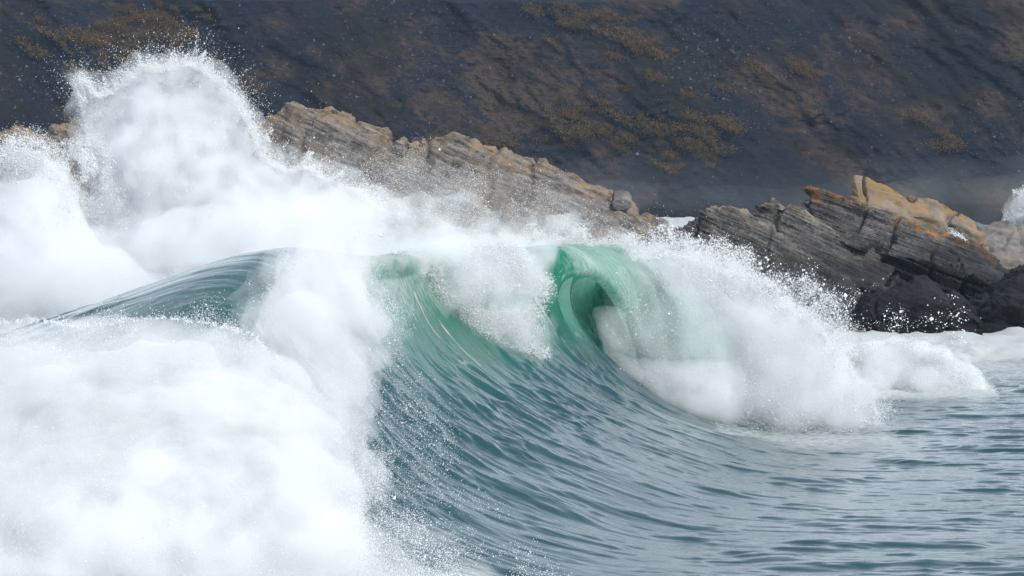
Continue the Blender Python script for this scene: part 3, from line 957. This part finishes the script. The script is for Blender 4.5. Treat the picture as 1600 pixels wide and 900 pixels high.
# -- mist drifting behind the crest, over the foot of the ridge
BACK = [(-90, 400), (80, 345), (300, 325), (420, 285), (490, 290), (620, 325), (760, 352), (900, 372), (980, 392), (1010, 410), (900, 440), (400, 490), (200, 520), (-90, 545)]
root = splash('drifting_spray', 'soft pale spray drifting behind the crest across the foot of the ridge', (0, 54, 0))
c, d = sample_cloud([(380, 300), (480, 250), (620, 235), (760, 270), (900, 300), (1010, 345), (1060, 400), (900, 440), (400, 460)], 53, 60000, 60, 2.0, (0.012, 0.8), 1.3, seed=131)
add_drops(root, [(c, logn(len(c), 0.0034, 0.5))])
add_mist(root, blob_core([(400, 280), (480, 245), (600, 240), (740, 268), (880, 305), (1000, 350), (1060, 395), (700, 410), (420, 340)], 56, 0, 2.2, 0.14, seed=137, bump=0.4, step=26), mist_material('ridge_mist', 0.16, 0.7, 0.36, 0.62), 'veil')
wisps(root, [(380, 340), (480, 300), (620, 300), (760, 325), (900, 350), (980, 385), (960, 420), (400, 440)], 52, 6, 1.5, 28, 136, 0.12)
add_mist(root, blob_core(BACK, 54, 6, 1.8, 0.12, seed=26, bump=0.35, step=26), M_MIST)

# -- white water tumbling down in front
FORE = [(-60, 505), (60, 498), (120, 508), (250, 492), (330, 502), (395, 520), (440, 560), (500, 600), (545, 660), (570, 730), (560, 790), (620, 850), (720, 905), (760, 960), (-60, 960)]
fy = lambda px, py: 26.6 - 2.8 * smooth(500, 900, py) - 0.6 * smooth(0, 500, 500 - px)
root = splash('whitewater', 'broad bright mass of tumbling whitewater pouring down before the teal hump', (-3.5, 24, 0))
c, d = sample_cloud(FORE, 26, 70000, 45, 0.8, (0.012, 0.8), 1.0, seed=111, rim=45, ymap=lambda a, b: fy(a, b) - 0.5)
c1, r1 = rim_strings(FORE, 25.6, 500, [0, 1, 2, 3, 4, 5], (250, 700), 14, 0.4, 0.0032)
c2, d2 = sample_cloud([(520, 760), (640, 800), (760, 850), (860, 900), (900, 960), (500, 960)], 24, 22000, 60, 0.6, (0.012, 0.9), 1.2, seed=112, ymap=lambda a, b: fy(a, b) - 0.3)
add_drops(root, [(c, logn(len(c), 0.0028, 0.45)), (c1, r1), (c2, logn(len(c2), 0.003, 0.45))])
add_mist(root, blob_core(FORE, 26, 0, 0.9, 0.05, seed=8, bump=0.16, ymap=lambda a, b: fy(a, b) - 0.2, step=26, melt=45), mist_material('white_spray', 2.0, 2.2, 0.22, 0.62))
link('foam', blob_core(FORE, 26, 55, 0.6, 0.035, seed=7, bump=0.07, ymap=lambda a, b: fy(a, b) + 0.3, step=34, melt=40), M_FOAM, root)

wisps(root, FORE[5:], 25.5, 40, 0.6, 30, 116, 0.06, lambda a, b: fy(a, b) - 0.3)

# -- spray hanging over the near part of the face
MID = [(430, 425), (455, 392), (500, 372), (560, 382), (597, 430), (617, 500), (602, 560), (578, 620), (582, 680), (608, 745), (565, 795), (460, 660), (400, 560), (385, 480)]
my = lambda px, py: np.minimum(np.interp(py, [360, 450, 500, 640, 740, 800], [32.0, 31.4, 30.7, 28.6, 27.2, 26.4]), np.interp(px, [380, 455, 600], [28.0, 29.0, 32.2]))
root = splash('face_spray', 'smoky white spray blowing down the left side of the wave face', (-2.2, 30, 0))
c, d = sample_cloud(MID, 30, 60000, 40, 0.6, (0.014, 0.9), 1.0, seed=141, rim=45, ymap=my)
add_drops(root, [(c, logn(len(c), 0.0032, 0.45))])
add_mist(root, blob_core(MID, 30, 4, 0.7, 0.05, seed=18, bump=0.14, ymap=my, step=24), mist_material('face_mist', 1.7, 1.6, 0.34, 0.60))

c, d = sample_cloud([(560, 420), (620, 440), (660, 560), (720, 690), (780, 800), (640, 800), (560, 760)], 30, 9000, 40, 0.4, (0.02, 0.9), 1.4, seed=143, ymap=lambda a, b: my(a, b) - 0.7)
add_drops(root, [(c, logn(len(c), 0.0026, 0.5))], name='flecks')
add_mist(root, blob_core([(350, 480), (420, 440), (500, 440), (575, 520), (602, 610), (595, 700), (600, 780), (540, 790), (450, 660), (380, 560)], 29, 6, 0.6, 0.05, seed=147, bump=0.10, step=22, melt=40, ymap=lambda a, b: my(a, b) - 0.7), mist_material('bridge_mist', 1.1, 1.8, 0.24, 0.62), 'bridge_mist')
wisps(root, MID[:7] + [(520, 620), (420, 600), (385, 480)], 30, 22, 0.5, 22, 146, 0.05, my)

# -- broken lip between the two green walls
MIDC = [(625, 400), (700, 378), (800, 384), (848, 398), (852, 460), (842, 520), (848, 552), (825, 585), (780, 572), (755, 588), (738, 555), (710, 500), (685, 455), (655, 425)]
cyy = lambda px, py: 35.6 + np.clip((px - 680) / 170, -0.5, 1.1) * 2.5
root = splash('lip_spray', 'white broken lip falling between the two green walls of the wave', (0, 37, 0))
c, d = sample_cloud(MIDC, 37, 60000, 26, 0.5, (0.02, 0.9), 1.0, seed=151, rim=60, ymap=cyy)
add_drops(root, [(c, logn(len(c), 0.0055, 0.45))])
add_mist(root, blob_core(MIDC, 37, 0, 0.7, 0.05, seed=28, bump=0.13, ymap=cyy, step=20), mist_material('lip_mist', 0.85, 2.4, 0.36, 0.64))

BAND = [(445, 385), (490, 366), (600, 366), (740, 364), (850, 374), (868, 392), (852, 420), (800, 440), (720, 432), (640, 420), (600, 412), (520, 440), (430, 440)]
by = lambda px, py: np.interp(px, [380, 450, 600, 690, 790, 860], [28.2, 29.2, 32.2, 35.7, 38.7, 40.9])
add_mist(root, blob_core(BAND, 37, -4, 0.6, 0.05, seed=29, bump=0.13, ymap=by, step=18), mist_material('band_mist', 1.5, 1.6, 0.32, 0.62), 'band')
wisps(root, MIDC, 37, 22, 0.6, 20, 156, 0.06, cyy)

# -- spindrift torn off the crest
TOP = [(540, 405), (640, 385), (760, 376), (870, 380), (960, 374), (1040, 392), (1120, 425), (1060, 435), (960, 392), (880, 392), (700, 404)]
root = splash('crest_spray', 'fine spindrift torn off the top of the crest above the barrel', (2, 45, 0))
c, d = sample_cloud([(700, 385), (800, 366), (900, 362), (1000, 372), (1100, 398), (1180, 435), (1100, 440), (960, 392), (860, 388)], 45, 60000, 30, 0.9, (0.02, 0.9), 1.3, seed=161)
add_drops(root, [(c, logn(len(c), 0.005, 0.5))])
wisps(root, TOP, 44.6, 14, 0.9, 18, 166, 0.08)
add_mist(root, blob_core(TOP, 45, 0, 0.9, 0.06, seed=38, bump=0.15, step=18), M_MIST)

# -- where the lip lands
BURST = [(985, 402), (1050, 396), (1100, 412), (1160, 432), (1225, 470), (1285, 520), (1335, 580), (1372, 640), (1372, 704), (1280, 714), (1180, 706), (1132, 688), (1150, 620), (1152, 560), (1125, 505), (1075, 450)]
root = splash('lip_burst', 'bright white burst where the falling lip hits the flat water', (4.5, 43, 0))
c, d = sample_cloud(BURST, 43.5, 80000, 26, 0.9, (0.02, 0.9), 1.0, seed=171, rim=26)
c1, d1 = sample_cloud([(1010, 385), (1090, 378), (1180, 398), (1260, 445), (1345, 500), (1360, 560), (1300, 540), (1200, 470), (1080, 420)], 45, 30000, 34, 1.2, (0.02, 1.0), 1.2, seed=173)
c2, r2 = rim_strings(BURST, 44, 1600, [0, 1, 2, 3, 4, 5, 6, 7], (1100, 640), 30, 0.9, 0.0055)
c3, r3 = rim_strings(BURST, 43.8, 60, [0, 1, 2, 3, 4, 5, 6, 7], (1080, 640), 34, 0.9, 0.0055, (50, 200), 0.3)
add_drops(root, [(c, logn(len(c), 0.005, 0.45)), (c1, logn(len(c1), 0.0045, 0.6)), (c2, r2), (c3, r3)])
add_mist(root, blob_core(BURST, 44, 2, 1.1, 0.07, seed=48, bump=0.18, step=20), M_MIST_DENSE)
link('foam', blob_core([(1140, 694), (1170, 650), (1250, 632), (1320, 652), (1368, 692), (1364, 712), (1200, 714)], 44.0, 4, 0.6, 0.05, seed=45, bump=0.10, step=16, melt=24), M_FOAM, root)
wisps(root, BURST, 43.6, 22, 0.8, 20, 176, 0.07)

wisps(root, [(1050, 420), (1110, 450), (1160, 520), (1180, 600), (1170, 680), (1130, 682), (1120, 600), (1090, 520)], 43.4, 16, 0.6, 16, 177, 0.06, mat=M_MIST)

# -- veil before the curtain of the barrel
VEIL = [(935, 430), (1040, 415), (1105, 470), (1148, 560), (1148, 640), (1122, 678), (1065, 650), (1005, 610), (965, 560), (950, 500)]
root = splash('veil_spray', 'thin mint tinted veil of spray hanging before the barrel curtain', (2, 42.8, 0))
c, d = sample_cloud(VEIL, 42.9, 4500, 26, 0.4, (0.02, 0.9), 1.0, seed=181)
add_drops(root, [(c, logn(len(c), 0.005, 0.5))])
add_mist(root, blob_core(VEIL, 43.0, 2, 0.5, 0.05, seed=58, bump=0.10, step=20), mist_material('veil_mist', 0.8, 2.2, 0.36, 0.64))

TUBE = [(915, 470), (950, 462), (1000, 480), (1040, 560), (1030, 620), (985, 610), (940, 565), (920, 520)]  # foam and mist added inside the tube to brighten its hollow
add_mist(root, blob_core([(905, 480), (950, 465), (985, 480), (1000, 560), (985, 600), (940, 570), (905, 525)], 45.5, 0, 0.6, 0.05, seed=60, bump=0.1, step=14), M_MIST, 'veil')
add_mist(root, blob_core([(928, 484), (950, 474), (972, 492), (990, 540), (1008, 604), (985, 606), (950, 572), (935, 530)], 43.0, 0, 0.4, 0.04, seed=62, bump=0.05, step=10), mist_material('added_mouth_mist', 2.2, 2.4, 0.2, 0.6), 'added_mouth_mist')  # mist added at the mouth so the opening looks lit
add_mist(root, blob_core([(945, 545), (985, 560), (1040, 565), (1110, 560), (1158, 580), (1160, 690), (1128, 690), (1060, 658), (1000, 620)], 43.2, -2, 0.5, 0.05, seed=63, bump=0.08, step=14), mist_material('foot_mist', 2.2, 2.2, 0.2, 0.6), 'foot_mist')
link('foam', blob_core([(1010, 632), (1050, 618), (1110, 612), (1150, 620), (1160, 694), (1130, 694), (1060, 662)], 43.9, 2, 0.6, 0.045, seed=64, bump=0.08, step=14), M_FOAM, root)
link('foam', blob_core(TUBE, 48.0, 0, 0.8, 0.05, seed=59, bump=0.12, step=16), M_FOAM, root)

# -- rolling bore beyond the burst
BORE = [(1270, 560), (1330, 540), (1400, 530), (1470, 545), (1515, 578), (1552, 612), (1545, 626), (1380, 628), (1270, 640)]
root = splash('rolling_bore', 'low rolling bore of whitewater running right beyond the bright burst', (7, 50, 0))
c, d = sample_cloud(BORE, 49.5, 9000, 16, 0.8, (0.03, 0.9), 1.0, seed=191, rim=14)
c1, r1 = rim_strings(BORE, 49.5, 250, [0, 1, 2, 3, 4, 5], (1380, 640), 14, 0.8, 0.006)
add_drops(root, [(c, logn(len(c), 0.006, 0.45)), (c1, r1)])
add_mist(root, blob_core(BORE, 50, 0, 1.2, 0.06, seed=68, bump=0.14, step=16), M_MIST_DENSE)
link('foam', blob_core(BORE, 50.3, 8, 1.0, 0.045, seed=65, bump=0.14, step=18), M_FOAM, root)

# -- drops leaping before the wet rocks
root = splash('leaping_drops', 'scattered bright drops leaping before the squat black wet rock', (8, 60, 0))
c, d = sample_cloud([(1330, 500), (1400, 470), (1500, 490), (1500, 530), (1330, 530)], 60, 500, 44, 1.0, (0.03, 0.9), 1.6, seed=201)
c1, d1 = sample_cloud([(1160, 400), (1250, 420), (1340, 460), (1345, 530), (1260, 500), (1180, 440)], 60, 900, 44, 1.0, (0.03, 0.9), 1.4, seed=203)
add_drops(root, [(c, logn(len(c), 0.0075, 0.6)), (c1, logn(len(c1), 0.007, 0.6))], True)

# -- distant splashes among the rocks
FAR = [(1560, 352), (1574, 325), (1584, 300), (1600, 296), (1640, 290), (1700, 305), (1720, 362)]
root = splash('distant_splash', 'distant white splash rising beyond the grey rock at the right edge', (17, 100, 0))
c, d = sample_cloud(FAR, 99, 30000, 10, 1.0, (0.05, 0.9), 1.0, seed=211)
add_drops(root, [(c, logn(len(c), 0.013, 0.4))])
add_mist(root, blob_core(FAR, 100, 0, 1.0, 0.12, seed=75, bump=0.3, step=14), M_WISP)
GAP = [(1462, 384), (1474, 364), (1488, 358), (1502, 368), (1515, 384)]
root = splash('gap_splash', 'small white splash peeping over the tilted slab before the lichen rock', (12, 82, 0))
c, d = sample_cloud(GAP, 80, 5000, 7, 0.4, (0.06, 0.9), 1.0, seed=221)
add_drops(root, [(c, logn(len(c), 0.008, 0.4))])

# -- sea mist at the foot of the hill, and the air
mb = blob_core([(250, 330), (600, 300), (850, 262), (1100, 240), (1330, 250), (1600, 235), (1800, 230), (1900, 345), (250, 350)], 178, 0, 12, 1.0, seed=95, bump=2.2, step=40)
mb2 = blob_core([(150, 345), (500, 315), (820, 296), (1050, 280), (1300, 285), (1600, 270), (1900, 280), (1900, 345)], 197, 0, 9, 1.0, seed=96, bump=1.8, step=32)
o2 = link('low_mist', mb2, mist_material('low_mist', 0.03, 0.09, 0.34, 0.62))
tag(o2, 'denser bank of grey mist hugging the water under the dark hillside', 'mist', kind='stuff')
o = link('sea_mist', mb, M_MIST_BANK)
tag(o, 'grey sea mist lying along the foot of the dark hillside', 'mist', kind='stuff')
bm = bmesh.new(); bmesh.ops.create_cube(bm, size=1.0)
me = bpy.data.meshes.new('haze'); bm.to_mesh(me); bm.free()
k = NT('haze_air')
hz = link('haze', me, k.done(None, k.n('VolumePrincipled', {'Color': (0.55, 0.76, 1.0, 1), 'Density': 0.0002, 'Anisotropy': 0.1}).outputs[0]))
hz.scale = (7000, 7000, 62); hz.location = (0, 0, 27)
tag(hz, 'pale blue sea haze in the air of the bay', 'haze', kind='stuff')
print('total', time.time() - T0)
